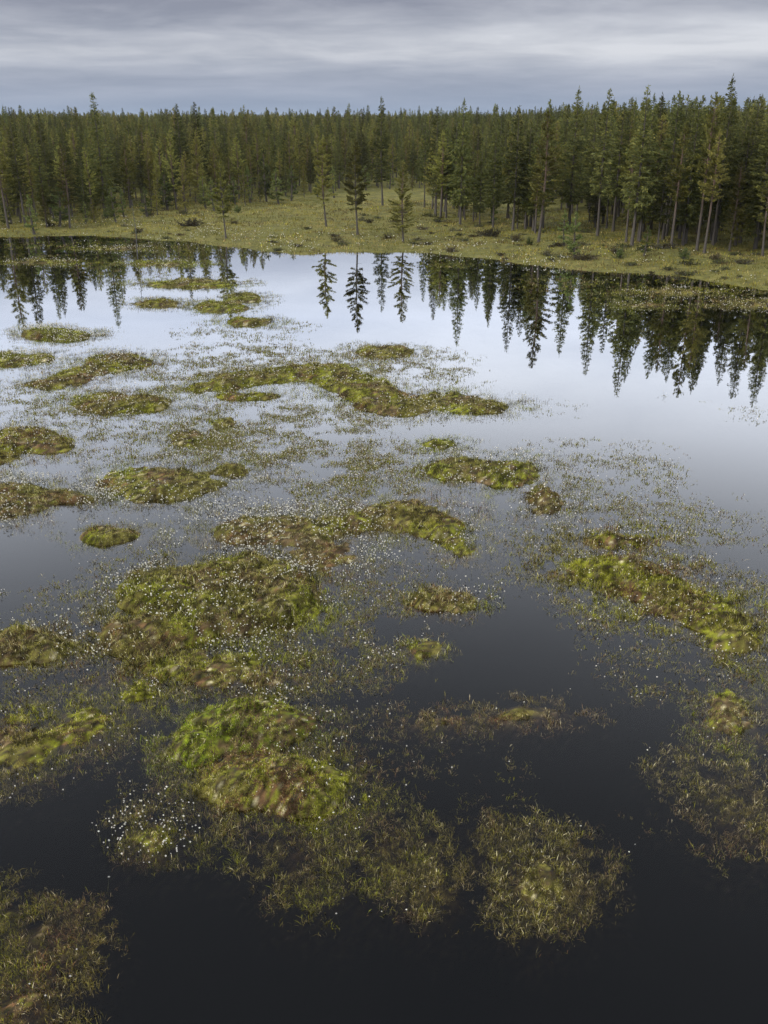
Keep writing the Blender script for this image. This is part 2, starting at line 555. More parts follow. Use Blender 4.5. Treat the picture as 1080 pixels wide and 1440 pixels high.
G, B, O, R_ = {'green': 0.8, 'brown': 0.25}, {'green': 0.25, 'brown': 0.7, 'straw': 0.12}, {'green': 0.45, 'brown': 0.3}, {'green': 0.6, 'brown': 0.5}
ISLETS = [
    # label, ovals, height, colours, cotton, density
    ('long flat green islet, farthest from the camera on the left, below the marsh strip', [(265, 399, 78, 7)], .2, O, .2, 1),
    ('small round green islet left of the wider tongue-shaped one', [(225, 427, 40, 7)], .25, O, .2, 1),
    ('tongue-shaped olive islet rising to the right between two smaller islets', [(308, 433, 46, 9), (345, 420, 34, 7)], .25, O, .3, 1),
    ('narrow olive islet just below the tongue-shaped islet', [(345, 453, 42, 7)], .22, O, .2, 1),
    ('lens-shaped islet with a white cotton grass cap near the left edge', [(80, 471, 60, 11)], .3, R_, 1.3, 1),
    ('cotton-dotted islet cut off by the left picture edge, below the lens-shaped one', [(5, 505, 50, 12), (60, 504, 28, 5)], .25, O, 1.2, 1),
    ('three-humped islet stepping down to the left with white tufts on top', [(168, 509, 52, 12), (138, 519, 36, 10), (110, 529, 36, 9), (65, 541, 38, 7)], .28, R_, .9, 1),
    ('broad low islet with cotton tufts along its front, above the left-edge moss bank', [(170, 567, 92, 17)], .25, O, .8, 1),
    ('dense dark green moss bank at the left edge, halfway up', [(45, 622, 72, 23), (-10, 640, 50, 22)], .35, R_, .5, 1.1),
    ('long curved olive ridge arching across the middle of the pool', [(280, 546, 36, 9), (315, 540, 36, 9), (350, 532, 45, 10), (385, 527, 40, 10), (425, 523, 50, 11), (460, 526, 40, 13), (485, 535, 45, 16), (515, 550, 45, 17), (540, 564, 50, 17), (575, 578, 40, 13)], .3, R_, .45, 1.1),
    ('low spit trailing right from the curved ridge into open water', [(600, 560, 38, 12), (630, 566, 36, 12), (660, 571, 46, 12), (700, 574, 30, 8)], .2, R_, .5, .9),
    ('thin green sliver tucked under the curved ridge', [(352, 558, 56, 6)], .18, G, .2, .9),
    ('oval green islet alone in open water above the curved ridge', [(543, 496, 50, 10)], .28, O, .25, 1.1),
    ('tiny green islet in the channel under the curved ridge', [(313, 594, 20, 6)], .15, G, .1, .8),
    ('small green islet above the big brown-topped hummock', [(265, 618, 40, 12)], .2, O, .3, .9),
    ('wide hummock thick with white tufts, brown-green, behind the left channel', [(235, 682, 100, 30), (325, 662, 45, 14)], .35, R_, 1.0, 1.1),
    ('brown cotton-covered bank at the left edge beside the dark channel', [(20, 705, 62, 30), (95, 700, 45, 14)], .3, B, 1.4, 1),
    ('little boat-shaped islet lying in the dark left channel', [(160, 752, 34, 8), (140, 758, 16, 8)], .2, R_, .5, 1),
    ('tiny bright green islet above the domed hummock right of centre', [(615, 624, 24, 7)], .2, G, .1, 1),
    ('domed yellow-green hummock right of centre with brown crest', [(650, 660, 52, 18), (715, 668, 58, 24), (765, 700, 36, 22)], .45, R_, .6, 1.1),
    ('green and rust hummock at the centre, left of the domed one', [(570, 726, 76, 22), (620, 742, 34, 18), (500, 735, 40, 14)], .4, R_, .3, 1.1),
    ('brown fringe of sedge reaching down from the central hummock', [(645, 770, 30, 20)], .08, B, .3, .7),
    ('cotton-dotted brown flat joining the large moss island to the central hummock', [(400, 745, 110, 28), (330, 750, 70, 22), (450, 785, 70, 28)], .15, B, 1.3, .8),
    ('largest moss island, green and rust, speckled with cotton grass', [(280, 845, 125, 52), (350, 815, 85, 38), (200, 888, 88, 34), (410, 850, 60, 40)], .42, R_, .8, 1.1),
    ('brown bank at the left edge below the open left channel', [(35, 912, 72, 26)], .25, B, .6, 1),
    ('mossy neck joining the largest island to the bright green one', [(320, 945, 105, 34), (250, 930, 60, 24)], .1, R_, .8, .9),
    ('straggling brown-green bank slanting down to the left edge', [(185, 978, 62, 26), (95, 1018, 85, 36), (20, 1060, 60, 48)], .06, R_, .5, .85),
    ('brightest green moss hummock with rust patches in the foreground', [(350, 1022, 95, 40), (275, 1052, 60, 28)], .40, {'green': 1.3, 'brown': .0, 'vivid': 1}, .45, 1.1),
    ('yellow-green moss hummock with brown hollows just below the brightest green one', [(395, 1105, 100, 42), (340, 1090, 60, 30), (440, 1130, 60, 32)], .34, {'green': .9, 'brown': .4}, .3, 1.1),
    ('thin sedge apron below the bright green hummock, pointed at its foot', [(430, 1180, 125, 55), (440, 1235, 70, 50), (560, 1190, 60, 50)], -.06, {'green': .6, 'brown': .05}, .08, .6),
    ('small brown clump with white tufts left of the sedge apron', [(212, 1182, 38, 26)], .0, B, 1.8, .9),
    ('long yellow-green ridge slanting across the right side', [(860, 762, 50, 12), (870, 803, 80, 20), (915, 825, 70, 22), (955, 850, 72, 24), (1000, 876, 50, 20), (1030, 900, 40, 18)], .35, {'green': .7, 'brown': .35}, .3, 1.1),
    ('straw-brown tuft islet alone in dark water below the centre', [(638, 850, 46, 18), (600, 838, 20, 12)], .12, B, .7, .8),
    ('tiny grey-green clump alone in dark water under the straw-brown islet', [(598, 912, 18, 11)], .02, O, .1, .8),
    ('thin floating strip of brown plants across the dark bay', [(650, 1014, 34, 7), (700, 1007, 34, 5), (745, 1000, 24, 7)], -.02, B, .1, .8),
    ('rounded foreground sedge clump standing in black water right of centre', [(765, 1245, 82, 62)], -.05, {'green': .4, 'brown': .3, 'straw': .14}, .06, .7),
    ('loose green sedge tuft joined to the rounded foreground clump above it', [(705, 1180, 46, 36)], -.08, {'green': .6, 'brown': .2}, .05, .6),
    ('small tan sedge tuft between the apron and the rounded clump', [(612, 1245, 36, 34)], -.06, B, .05, .7),
    ('dark sedge raft in the lower right with pale leaf glints', [(1030, 1125, 80, 52), (955, 1080, 34, 20), (1080, 1180, 60, 40)], -.1, {'green': .1, 'brown': .5, 'straw': .16}, .06, .5),
    ('moss bank filling the bottom left corner', [(10, 1390, 90, 90), (75, 1310, 62, 46), (0, 1290, 40, 36)], .0, {'green': .6, 'brown': .4}, .06, .75),
    ('green sedge bank at the right edge above the dark raft', [(1050, 1005, 70, 52)], -.03, {'green': .5, 'brown': .3}, .08, .55),
    ('thin marsh strip along the far left shoreline', [(165, 350, 45, 2)], .08, O, .5, .9),
    ('short marsh strip in front of the dead grey stem', [(232, 371, 55, 4)], .12, O, .4, .9),
    ('small marsh strip among the far left tree reflections', [(55, 369, 45, 3)], .1, O, .4, .8),
    ('low rust-green islet at the right edge in the dark tree reflections', [(1060, 428, 50, 6)], .15, B, .3, 1),
    ('thin islet streak in the dark reflections, right of the tall spruces', [(950, 411, 60, 4)], .12, O, .4, .9),
    ('faint floating strip inside the reflection of the tallest trees', [(905, 430, 40, 4)], .08, O, .3, .7),
]
for it in ISLETS:
    islet(it[0], it[1], it[2], it[3], it[4], it[5])

# sparse leafy sedge standing in the water between the islets
SPARSE = [  # ovals, strength, colours
    ([(120, 345, 170, 7), (230, 366, 80, 9), (60, 362, 60, 6)], .35),
    ([(410, 460, 35, 8), (375, 485, 70, 14), (300, 470, 60, 10)], 1.2),
    ([(330, 510, 130, 26), (520, 510, 100, 26), (620, 520, 60, 26)], 2.8),
    ([(450, 625, 120, 60), (360, 600, 120, 40)], 4.2),
    ([(200, 620, 140, 40), (100, 580, 110, 30), (240, 540, 80, 20), (60, 560, 60, 20)], 2.8),
    ([(570, 670, 90, 50), (480, 700, 120, 40), (330, 640, 90, 30)], 3.6),
    ([(760, 575, 60, 12)], .5),
    ([(860, 680, 110, 60), (800, 640, 80, 22)], 2.0),
    ([(960, 770, 150, 70), (1040, 850, 90, 90), (800, 790, 90, 60)], 2.0),
    ([(900, 890, 110, 60), (990, 960, 120, 60)], 1.5),
    ([(700, 780, 120, 50), (600, 800, 90, 60)], .9),
    ([(520, 850, 80, 60), (500, 930, 80, 60), (420, 900, 80, 40)], 2.6),
    ([(90, 850, 110, 40), (200, 800, 110, 30)], 1.4),
    ([(520, 1020, 110, 80), (580, 1080, 80, 70), (480, 1130, 90, 70)], 1.4),
    ([(60, 980, 110, 40), (150, 960, 90, 40), (240, 990, 70, 40)], 1.6),
    ([(190, 1110, 70, 70), (240, 1150, 80, 50)], 1.4),
    ([(60, 1090, 90, 40)], .7),
    ([(690, 1120, 40, 50), (720, 1090, 30, 30)], .7),
    ([(840, 1170, 90, 22), (830, 1210, 50, 40)], .5),
    ([(60, 1300, 90, 60), (100, 1380, 60, 70)], .5),
    ([(1040, 1050, 80, 40)], .7),
    ([(1055, 585, 40, 12), (1000, 570, 30, 5), (935, 556, 12, 5)], .4),
    ([(960, 415, 150, 24), (800, 400, 100, 14)], .6),
    ([(640, 372, 60, 5)], .6), ([(200, 385, 90, 8), (120, 372, 70, 6), (250, 352, 60, 5)], .5),
]
Vp, Lp, Wp, Cp, Np, Kp = [], [], [], [], [], []
for ovals, strength in SPARSE:
    p = Patch(ovals, pad=0.5)
    sc = float(scale_at(p.cen[1]))
    x, y = p.scatter((58.0 if p.cen[1] < 19 else 85.0) * strength / sc ** 1.3)
    dd = p.dist(x, y) / max(p.r, 0.3)
    cl = vnoise(x, y, 0.9, 201, 3)
    ok = RNG.random(len(x)) < sstep(-0.15, 0.6, dd) * sstep(0.30, 0.66, cl)
    x, y = x[ok], y[ok]
    if p.cen[1] < 75:
        ctn = RNG.random(len(x)) < (0.09 if p.cen[1] > 16 else 0.02)
        Kp.append(np.stack([x[ctn], y[ctn], np.full(ctn.sum(), -.03)], -1))
    k = RNG.integers(3, 11, len(x))
    tx, ty = np.repeat(x, k), np.repeat(y, k)
    n = len(tx)
    s2 = scale_at(ty)
    spread = 0.045 * s2 ** 0.7
    tx = tx + RNG.normal(0, 1, n) * spread; ty = ty + RNG.normal(0, 1, n) * spread
    Vp.append(np.stack([tx, ty, np.full(n, -0.04)], -1))
    Lp.append(RNG.uniform(0.06, 0.15, n) * np.where(ty < 19, 0.62, 0.9) * (1 + (s2 - 1) * 0.18)); Wp.append(RNG.uniform(0.007, 0.016, n) * s2 ** 0.95)
    tone = np.repeat(RNG.random(len(x)), k)
    c = np.where((tone < 0.55)[:, None], PALN['dull'], np.where((tone < 0.8)[:, None], PALN['green'] * 0.9, PALN['brown']))
    c = np.where((RNG.random(n) < 0.06)[:, None], PALN['straw'], c) * RNG.uniform(0.7, 1.3, (n, 1))
    Cp.append(c); Np.append(n)
P = np.concatenate(Vp); Lp = np.concatenate(Lp)
sed = link('emergent_sedge', blade_mesh('emergent_sedge', P, Lp, np.concatenate(Wp), RNG.uniform(0.4, 1.42, len(P)), np.concatenate(Cp), 2))
tag(sed, 'sparse leafy sedge and bog plants standing in the open water between islets', 'sedge', kind='stuff')
K = np.concatenate(Kp)
s2 = scale_at(K[:, 1])
ct = link('cotton_grass', cotton_mesh('cotton_grass', K, RNG.uniform(0.15, 0.33, len(K)), RNG.uniform(0.011, 0.02, len(K)) * s2 ** 0.5))
tag(ct, 'scattered white cotton grass heads standing in the shallow water', 'cotton grass', kind='stuff')

# meadow on the far bank
n = 210000
x = RNG.uniform(-62, 66, n); y = RNG.uniform(72, 165, n)
d = shore_dist(x, y)
ok = (d > -0.4) & (d < 46) & (np.abs(x) < 12 + y * 0.45) & (RNG.random(n) < 0.25 + 0.75 * sstep(0.35, 0.6, vnoise(x, y, 1.6, 301, 3)))
x, y, d = x[ok], y[ok], d[ok]
z = ground_z(x, y)
mc = palette(x, y, {'green': .35, 'brown': .3, 'straw': .12, 'dark': .1}, 5)
def patch(seed, size, lo, hi):
    return sstep(lo, hi, vnoise(x, y, size, seed, 3) + RNG.normal(0, 0.05, len(x)))[:, None]
for wgt, col_ in ((patch(311, 9.0, .48, .62) * .7, (0.21, 0.20, 0.045)), (patch(313, 4.0, .55, .66) * .7, (0.30, 0.26, 0.13)),
                  (patch(315, 5.0, .52, .62) * .8, (0.085, 0.095, 0.03)), (patch(321, 2.6, .56, .66) * .85, (0.075, 0.052, 0.028))):
    mc = mc * (1 - wgt) + np.array([col_]) * wgt * RNG.uniform(.6, 1.35, (len(x), 1))
mc = mc * np.array([[1.22, 1.16, 0.9]])
md = link('meadow_grass', blade_mesh('meadow_grass', np.stack([x, y, z - 0.03], -1), RNG.uniform(0.10, 0.42, len(x)), RNG.uniform(0.04, 0.10, len(x)),
                                     RNG.uniform(0.1, 1.1, len(x)), mc, 1))
tag(md, 'olive and straw coloured sedge covering the far bank in front of the forest', 'sedge', kind='stuff')
n = 13000
x = RNG.uniform(-55, 60, n); y = RNG.uniform(78, 140, n)
d = shore_dist(x, y)
ok = (d > -1.5) & (d < 16) & (RNG.random(n) < sstep(0.47, 0.66, vnoise(x, y, 5.0, 331, 3)) * (1 - d / 18))
x, y = x[ok], y[ok]
ct = link('cotton_grass', cotton_mesh('cotton_grass', np.stack([x, y, np.maximum(ground_z(x, y), -.02)], -1), RNG.uniform(0.2, 0.45, len(x)), RNG.uniform(0.03, 0.06, len(x))))
tag(ct, 'white cotton grass heads drifting along the far shore below the trees', 'cotton grass', kind='stuff')


# ------------------------------------------------------------------ trees
def tube(path, radii, sides=6):
    """verts, quads of a tapered tube"""
    path = np.asarray(path, float); V, Fq = [], []
    a = np.arange(sides) / sides * 2 * np.pi
    for i, (p, r) in enumerate(zip(path, radii)):
        t = path[min(i + 1, len(path) - 1)] - path[max(i - 1, 0)]
        t = t / (np.linalg.norm(t) + 1e-9)
        s = np.cross(t, (0.31, 0.95, 0.05) if abs(t[2]) > 0.7 else (0, 0, 1)); s /= np.linalg.norm(s) + 1e-9
        q = np.cross(t, s)
        V.append(p + r * (np.cos(a)[:, None] * s + np.sin(a)[:, None] * q))
    for i in range(len(path) - 1):
        for k in range(sides):
            Fq.append((i * sides + k, i * sides + (k + 1) % sides, (i + 1) * sides + (k + 1) % sides, (i + 1) * sides + k))
    return np.concatenate(V), np.array(Fq)


def tubes_mesh(name, tubes, mat):
    V, Fq, o = [], [], 0
    for v, f in tubes:
        V.append(v); Fq.append(f + o); o += len(v)
    return mesh_np(name, np.concatenate(V), [np.concatenate(Fq)], mat, smooth=True)


def sprays(name, P, Dr, L, W, col):
    """flat needle sprays: a kite-shaped face each. P roots, Dr unit directions"""
    n = len(P)
    up = RNG.normal(0, 1, (n, 3))
    s = np.cross(Dr, up); s /= np.linalg.norm(s, axis=1, keepdims=True) + 1e-9
    mid = P + Dr * (L * 0.45)[:, None]
    V = np.stack([P, mid - s * (W * .5)[:, None], P + Dr * L[:, None], mid + s * (W * .5)[:, None]], 1).reshape(-1, 3)
    f = (np.arange(n) * 4)[:, None] + np.array([[0, 1, 2, 3]])
    return mesh_np(name, V, [f], M_NEEDLE, np.repeat(col, 4, 0))


def unit(v):
    return v / (np.linalg.norm(v, axis=-1, keepdims=True) + 1e-9)


def crown_from_branches(name, br, per_m, L0, W0, base_cols, side=0.9, hang=0.0, start=0.15):
    """br rows: root(3), direction(3), length, curl. needle sprays along each branch"""
    Ps, Ds, Ls, Ws, Cs = [], [], [], [], []
    for (r, d, ln, curl) in br:
        k = max(6, int(ln * per_m * RNG.uniform(0.7, 1.3)))
        t = RNG.uniform(start, 1.0, k) ** 0.8
        p = r + d * (ln * t)[:, None]
        p[:, 2] += curl * ln * t * t
        lat = unit(np.cross(d, (0, 0, 1.0)))
        sgn = RNG.choice([-1, 1], k) * RNG.uniform(0.25, 1.0, k) * side
        dr = d[None] * RNG.uniform(0.5, 1.0, k)[:, None] + lat * sgn[:, None] + RNG.normal(0, 0.28, (k, 3))
        dr[:, 2] -= hang
        p += RNG.normal(0, 0.05, (k, 3))
        Ps.append(p); Ds.append(unit(dr)); fall = 1.0 - 0.45 * t
        Ls.append(L0 * RNG.uniform(0.6, 1.3, k) * fall * min(1.0, 0.35 + ln * 0.6)); Ws.append(W0 * RNG.uniform(0.6, 1.3, k))
        tone = RNG.uniform(0.72, 1.25)
        c = base_cols[RNG.integers(0, len(base_cols), k)] * RNG.uniform(0.75, 1.25, (k, 1)) * tone
        Cs.append(c)
    return sprays(name, np.concatenate(Ps), np.concatenate(Ds), np.concatenate(Ls), np.concatenate(Ws), np.concatenate(Cs))


SPRUCE_C = np.array([(0.098, 0.105, 0.032), (0.115, 0.118, 0.034), (0.080, 0.090, 0.032), (0.14, 0.135, 0.036)])
PINE_C = np.array([(0.165, 0.160, 0.040), (0.190, 0.178, 0.042), (0.135, 0.136, 0.040), (0.215, 0.192, 0.052)])
YOUNG_C = np.array([(0.13, 0.155, 0.045), (0.11, 0.14, 0.04), (0.155, 0.165, 0.055)])


def make_spruce(R, z0, H=12.0, droop=0.25, dense=1.0):
    bend = RNG.normal(0, 0.12, 2)
    zs = np.linspace(0, H, 9)
    ax = lambda z: np.array([bend[0] * math.sin(z / H * 2.6), bend[1] * math.sin(z / H * 3.1), z])
    tubes = [tube([ax(z) for z in zs], [0.115 * (1 - z / H) ** 0.8 + 0.012 + (0.05 if z == 0 else 0) for z in zs], 7)]
    br = []
    z = z0
    while z < H - 0.12:
        t = (z - z0) / (H - z0)
        prof = (1 - t) ** 0.9 * (0.72 + 0.28 * min(1, t * 6)) * (0.9 + 0.14 * math.sin(z * 2.1 + bend[0] * 40))
        nb = int(RNG.integers(6, 9)) if t < 0.85 else 5
        a0 = RNG.uniform(0, 6.28)
        for k in range(nb):
            if RNG.random() < 0.10: continue
            a = a0 + k / nb * 6.28 + RNG.normal(0, 0.25)
            ln = (R * prof + 0.16) * RNG.uniform(0.70, 1.14)
            el = -droop + 0.75 * t ** 1.5 + RNG.normal(0, 0.08)
            d = np.array([math.cos(a) * math.cos(el), math.sin(a) * math.cos(el), math.sin(el)])
            r = ax(z + RNG.normal(0, 0.05))
            br.append((r, d, ln, 0.16))
            if k % 2 == 0 and ln > 0.5:
                q = [r, r + d * ln * .5 + (0, 0, .04 * ln), r + d * ln * .95 + (0, 0, .145 * ln)]
                tubes.append(tube(q, [0.022, 0.013, 0.004], 3))
        z += RNG.uniform(0.30, 0.42) * (1.0 if t < 0.8 else 0.8)
    for k in range(9):                                            # dry twigs on the bare trunk
        z = RNG.uniform(0.05 * H, z0 + 0.7); a = RNG.uniform(0, 6.28); ln = RNG.uniform(.3, .9)
        r = ax(z); tubes.append(tube([r, r + np.array([math.cos(a), math.sin(a), -0.15]) * ln], [0.014, 0.004], 3))
    tip = ax(H - 0.5)
    br.append((tip, np.array([0, 0, 1.0]), 0.75, 0.0))
    crown = crown_from_branches('crown', br, 34 * dense, 0.46, 0.095, SPRUCE_C, 0.6, 0.12, 0.05)
    return tubes_mesh('trunk', tubes, M_BARK_S), crown


def make_pine(R, z0, H=11.0, conical=0.7, cols=PINE_C, bark=None, dense=1.0):
    bend = RNG.normal(0, 0.22, 2)
    ax = lambda z: np.array([bend[0] * math.sin(z / H * 2.4), bend[1] * math.sin(z / H * 2.9), z])
    zs = np.linspace(0, H - 0.2, 9)
    tubes = [tube([ax(z) for z in zs], [0.11 * (1 - z / H) ** 0.7 + 0.015 + (0.04 if z == 0 else 0) for z in zs], 7)]
    br = []
    z = z0
    while z < H - 0.2:
        t = (z - z0) / (H - z0)
        prof = conical * (1 - t) ** 0.75 + (1 - conical) * math.sin(min(1, t * 1.1 + 0.25) * 2.9)
        for k in range(int(RNG.integers(4, 8))):
            if RNG.random() < 0.12: continue
            a = RNG.uniform(0, 6.28)
            ln = (R * max(prof, 0) * (0.5 + 0.5 * min(1, t * 4.5)) + 0.15) * RNG.uniform(0.62, 1.15)
            el = 0.05 + 0.6 * t + RNG.normal(0, 0.15)
            d = np.array([math.cos(a) * math.cos(el), math.sin(a) * math.cos(el), math.sin(el)])
            r = ax(z + RNG.normal(0, 0.08))
            br.append((r, d, ln, 0.10))
            q = [r, r + d * ln * .5 + (0, 0, .025 * ln), r + d * ln * .95 + (0, 0, .09 * ln)]
            tubes.append(tube(q, [0.024, 0.015, 0.005], 3))
        z += RNG.uniform(0.26, 0.46)
    for k in range(10):
        z = RNG.uniform(0.05 * H, z0 + 0.7); a = RNG.uniform(0, 6.28); ln = RNG.uniform(.3, 1.1)
        r = ax(z); tubes.append(tube([r, r + np.array([math.cos(a), math.sin(a), 0.05]) * ln], [0.016, 0.004], 3))
    br.append((ax(H - 0.7), np.array([0, 0, 1.0]), 0.8, 0.0))
    crown = crown_from_branches('crown', br, 40 * dense, 0.36, 0.105, cols, 0.9, -0.1, 0.2)
    return tubes_mesh('trunk', tubes, bark or M_BARK_P), crown


def make_snag(H=9.0):
    ax = lambda z: np.array([0.15 * math.sin(z / H * 2), 0.1 * math.sin(z), z])
    zs = np.linspace(0, H, 8)
    tubes = [tube([ax(z) for z in zs], [0.09 * (1 - z / H) ** 0.8 + 0.012 for z in zs], 6)]
    br = []
    for k in range(46):
        z = H * RNG.uniform(0.22, 0.97); a = RNG.uniform(0, 6.28); ln = RNG.uniform(0.25, 0.85) * (1.15 - z / H)
        r = ax(z); d = np.array([math.cos(a), math.sin(a), RNG.uniform(-.25, .1)])
        tubes.append(tube([r, r + d * ln], [0.012, 0.004], 3))
        if z > 0.45 * H: br.append((r, unit(d), ln, 0.0))
    crown = crown_from_branches('crown', br, 7, 0.25, 0.09, SPRUCE_C * 1.1, 0.8, 0.1)
    return tubes_mesh('trunk', tubes, M_BARK_D), crown


PROTO = {  # kind -> (trunk mesh, crown mesh, nominal height)
    's0': (*make_spruce(1.6, 3.0), 12.0), 's1': (*make_spruce(1.85, 2.3, droop=.3), 12.0), 's2': (*make_spruce(1.35, 3.8), 12.0),
    's3': (*make_spruce(1.75, 1.4, dense=.9), 12.0), 's4': (*make_spruce(1.45, 4.4, droop=.15), 12.0),
    'p0': (*make_pine(1.75, 3.4), 11.0), 'p1': (*make_pine(1.6, 4.4, conical=.6), 11.0), 'p2': (*make_pine(2.0, 1.6, conical=.9), 11.0),
    'p3': (*make_pine(1.6, 5.0, conical=.55), 11.0),
    'l0': (*make_pine(1.9, 3.0, conical=1.0, dense=1.5), 11.0), 'l1': (*make_pine(1.8, 3.3, conical=1.0, dense=1.5, bark=M_BARK_S), 11.0),
    'y0': (*make_pine(1.1, 0.7, 5.0, .95, YOUNG_C, None, 1.0), 5.0), 'y1': (*make_pine(0.8, 0.5, 4.0, .9, YOUNG_C, None, 1.0), 4.0),
    'd0': (*make_snag(9.0), 9.0),
}
FIRST = {}


def tree(kind, x, y, height, label, group=None, lean=(0, 0), wide=1.0):
    tm, cm, h0 = PROTO[kind]
    name = {'s': 'spruce_tree', 'p': 'pine_tree', 'l': 'pine_tree', 'y': 'pine_sapling', 'd': 'dead_tree'}[kind[0]]
    root = link(name, None)
    s = height / h0
    root.location = (x, y, float(ground_z(np.array([x]), np.array([y]))[0]) - 0.05)
    root.rotation_euler = (lean[0], lean[1], RNG.uniform(0, 6.28))
    root.scale = (s * wide, s * wide, s)
    t = link('trunk', tm, root); c = link('crown', cm, root)
    FIRST.setdefault(kind, (t, c))
    return tag(root, label, {'s': 'spruce', 'p': 'pine', 'l': 'pine', 'y': 'sapling', 'd': 'dead tree'}[kind[0]], group)


def tree_px(kind, u, v, vtop, label, lean=(0, 0), wide=1.0):
    """base at photo spot (u, v), top reaching the photo row vtop"""
    X, Y = ground(u, v, 0.3)
    y = -(vtop - 720.0) / F_PX
    el = (-SP + y * CP) / (CP + y * SP)
    h = CAM_H + el * Y - 0.3
    FRONT.append((X, Y))
    return tree(kind, X, Y, h, label, 'front trees along the pool', lean, wide)


FRONT = []
tree_px('l0', 459, 320, 193, 'lone slender pine on the far bank, leftmost of the three by the water')
tree_px('l1', 503, 333, 200, 'lone thin pine on the far bank, middle of the three by the water')
tree_px('p2', 567, 340, 226, 'bushy pine at the water, last of the three lone trees', wide=1.15)
tree_px('s0', 538, 291, 142, 'tall dark spruce rising straight behind the three lone trees', wide=.9)
tree_px('s2', 597, 294, 165, 'thin spruce on a bare trunk behind the bushy waterside pine', wide=.8)
tree_px('s2', 612, 303, 155, 'narrow spruce, first of the front row right of the clearing')
tree_px('s1', 647, 318, 146, 'broad spruce with bare stem at the start of the right forest edge', wide=.9)
tree_px('s3', 692, 302, 153, 'dark full spruce set back in the right forest edge', wide=.95)
tree_px('p2', 669, 312, 215, 'short olive pine tucked between two taller spruces')
tree_px('s0', 721, 327, 155, 'olive spruce with slim top, fifth along the right forest edge')
tree_px('p0', 757, 342, 160, 'loose olive pine standing forward of the right forest edge')
tree_px('s4', 762, 318, 148, 'spruce with pointed top behind the loose olive pine')
tree_px('s1', 800, 318, 129, 'tall spruce whose bare spire stands clear against the sky, nearest the middle')
tree_px('s2', 840, 334, 132, 'tall thin spruce with dark spire, between two taller neighbours')
tree_px('s2', 862, 326, 150, 'lower spruce close beside a tall thin spire')
tree_px('s0', 888, 349, 129, 'tall spruce with a forked-looking dark top at the forest front')
tree_px('p3', 880, 345, 190, 'grey-stemmed pine leaning at the front of the right forest')
tree_px('s4', 932, 338, 134, 'tall spruce with a slim dark spire, two left of the tallest')
tree_px('p1', 943, 353, 180, 'pine with a long reddish stem at the right forest front')
tree_px('s2', 955, 338, 144, 'slender spruce top just left of the tallest tree')
tree_px('s1', 1000, 340, 114, 'tallest spruce of all, near the right edge', wide=.95)
tree_px('p3', 990, 357, 185, 'pine with bare orange stem in front of the tallest spruce')
tree_px('s0', 1040, 345, 141, 'dark spruce right of the tallest one')
tree_px('s4', 1062, 350, 158, 'narrow spruce at the right picture edge')
tree_px('p2', 1025, 355, 230, 'low olive pine at the foot of the right forest')
tree_px('p0', 1072, 362, 205, 'olive pine half cut by the right picture edge')
tree_px('y0', 808, 362, 296, 'yellow-green sapling on the bank, nearer the water of two')
tree_px('y1', 793, 348, 300, 'yellow-green sapling close under the right forest')
tree_px('y1', 692, 318, 280, 'pale green sapling under the dark set-back spruce')
tree_px('y0', 905, 362, 320, 'small light green sapling at the foot of the right forest')
tree_px('s3', 148, 300, 134, 'tall dark spruce alone above the left treetops')
tree_px('s2', 66, 318, 186, 'narrow spruce between the left-edge trees and the bare-stemmed pine')
tree_px('p0', 98, 319, 200, 'thin pine with bare dark stem in front of the left forest')
tree_px('p1', 12, 322, 172, 'dark-stemmed pine at the left picture edge')
tree_px('s4', 36, 319, 168, 'slim spruce beside the pine at the left picture edge')
tree_px('d0', 193, 352, 262, 'dead grey stem leaning at the left waterline', lean=(0.0, -0.02))
tree_px('l1', 318, 336, 226, 'sparse pale pine standing alone on the left bank')
tree_px('p2', 262, 302, 225, 'pine behind the dark brush heap on the left bank')
tree_px('y0', 375, 286, 214, 'light green young tree at the clearing edge', wide=.8)
tree_px('s2', 259, 286, 150, 'slim spruce top poking above the left skyline')
tree_px('s2', 283, 280, 150, 'twin-looking small spruce top on the left skyline')
tree_px('p2', 345, 292, 232, 'olive pine at the left side of the clearing')
tree_px('y0', 290, 296, 250, 'yellow-green sapling among the pines left of the clearing')
tree_px('y1', 175, 308, 270, 'pale sapling at the foot of the left forest')

# the forest: edge line in the photograph, then rows behind it
edge_px = [(-120, 320), (0, 321), (100, 316), (180, 305), (250, 297), (320, 290), (380, 283), (440, 275), (520, 269), (600, 268),
           (680, 270), (735, 276), (775, 312), (830, 346), (900, 355), (1000, 362), (1080, 370), (1200, 380)]
_ex, _ey = zip(*[ground(u, v, 0.3) for u, v in edge_px]); _ex, _ey = np.array(_ex), np.array(_ey)
o_ = np.argsort(_ex); _ex, _ey = _ex[o_], _ey[o_]
pts = []
for (r0, r1, sp_) in ((70, 190, 2.95), (190, 330, 3.7), (330, 520, 5.6), (520, 1000, 9.0), (1000, 1900, 18)):
    xs = np.arange(-0.55 * r1 - 15, 0.55 * r1 + 15, sp_); ys = np.arange(r0, r1, sp_)
    X, Y = np.meshgrid(xs, ys)
    X = X + RNG.uniform(-.48, .48, X.shape) * sp_; Y = Y + RNG.uniform(-.48, .48, Y.shape) * sp_
    X, Y = X.reshape(-1), Y.reshape(-1)
    e = np.interp(X, _ex, _ey, left=_ey[0], right=_ey[-1])
    gap = vnoise(X, Y, 11.0, 401, 2)
    ok = (np.abs(X) < 0.47 * Y + 14) & (Y > e + RNG.exponential(1.0, len(X)) * np.where(X < 8, 5.0, 2.5)) & (gap > 0.28)
    pts.append(np.stack([X[ok], Y[ok]], -1))
strip = [(RNG.uniform(600, 775), 0) for _ in range(44)]
strip = [ground(u, np.interp(u, [600, 775], [306, 340]) - RNG.uniform(0, 22), 0.3) for u, _ in strip]
pts.append(np.array(strip))
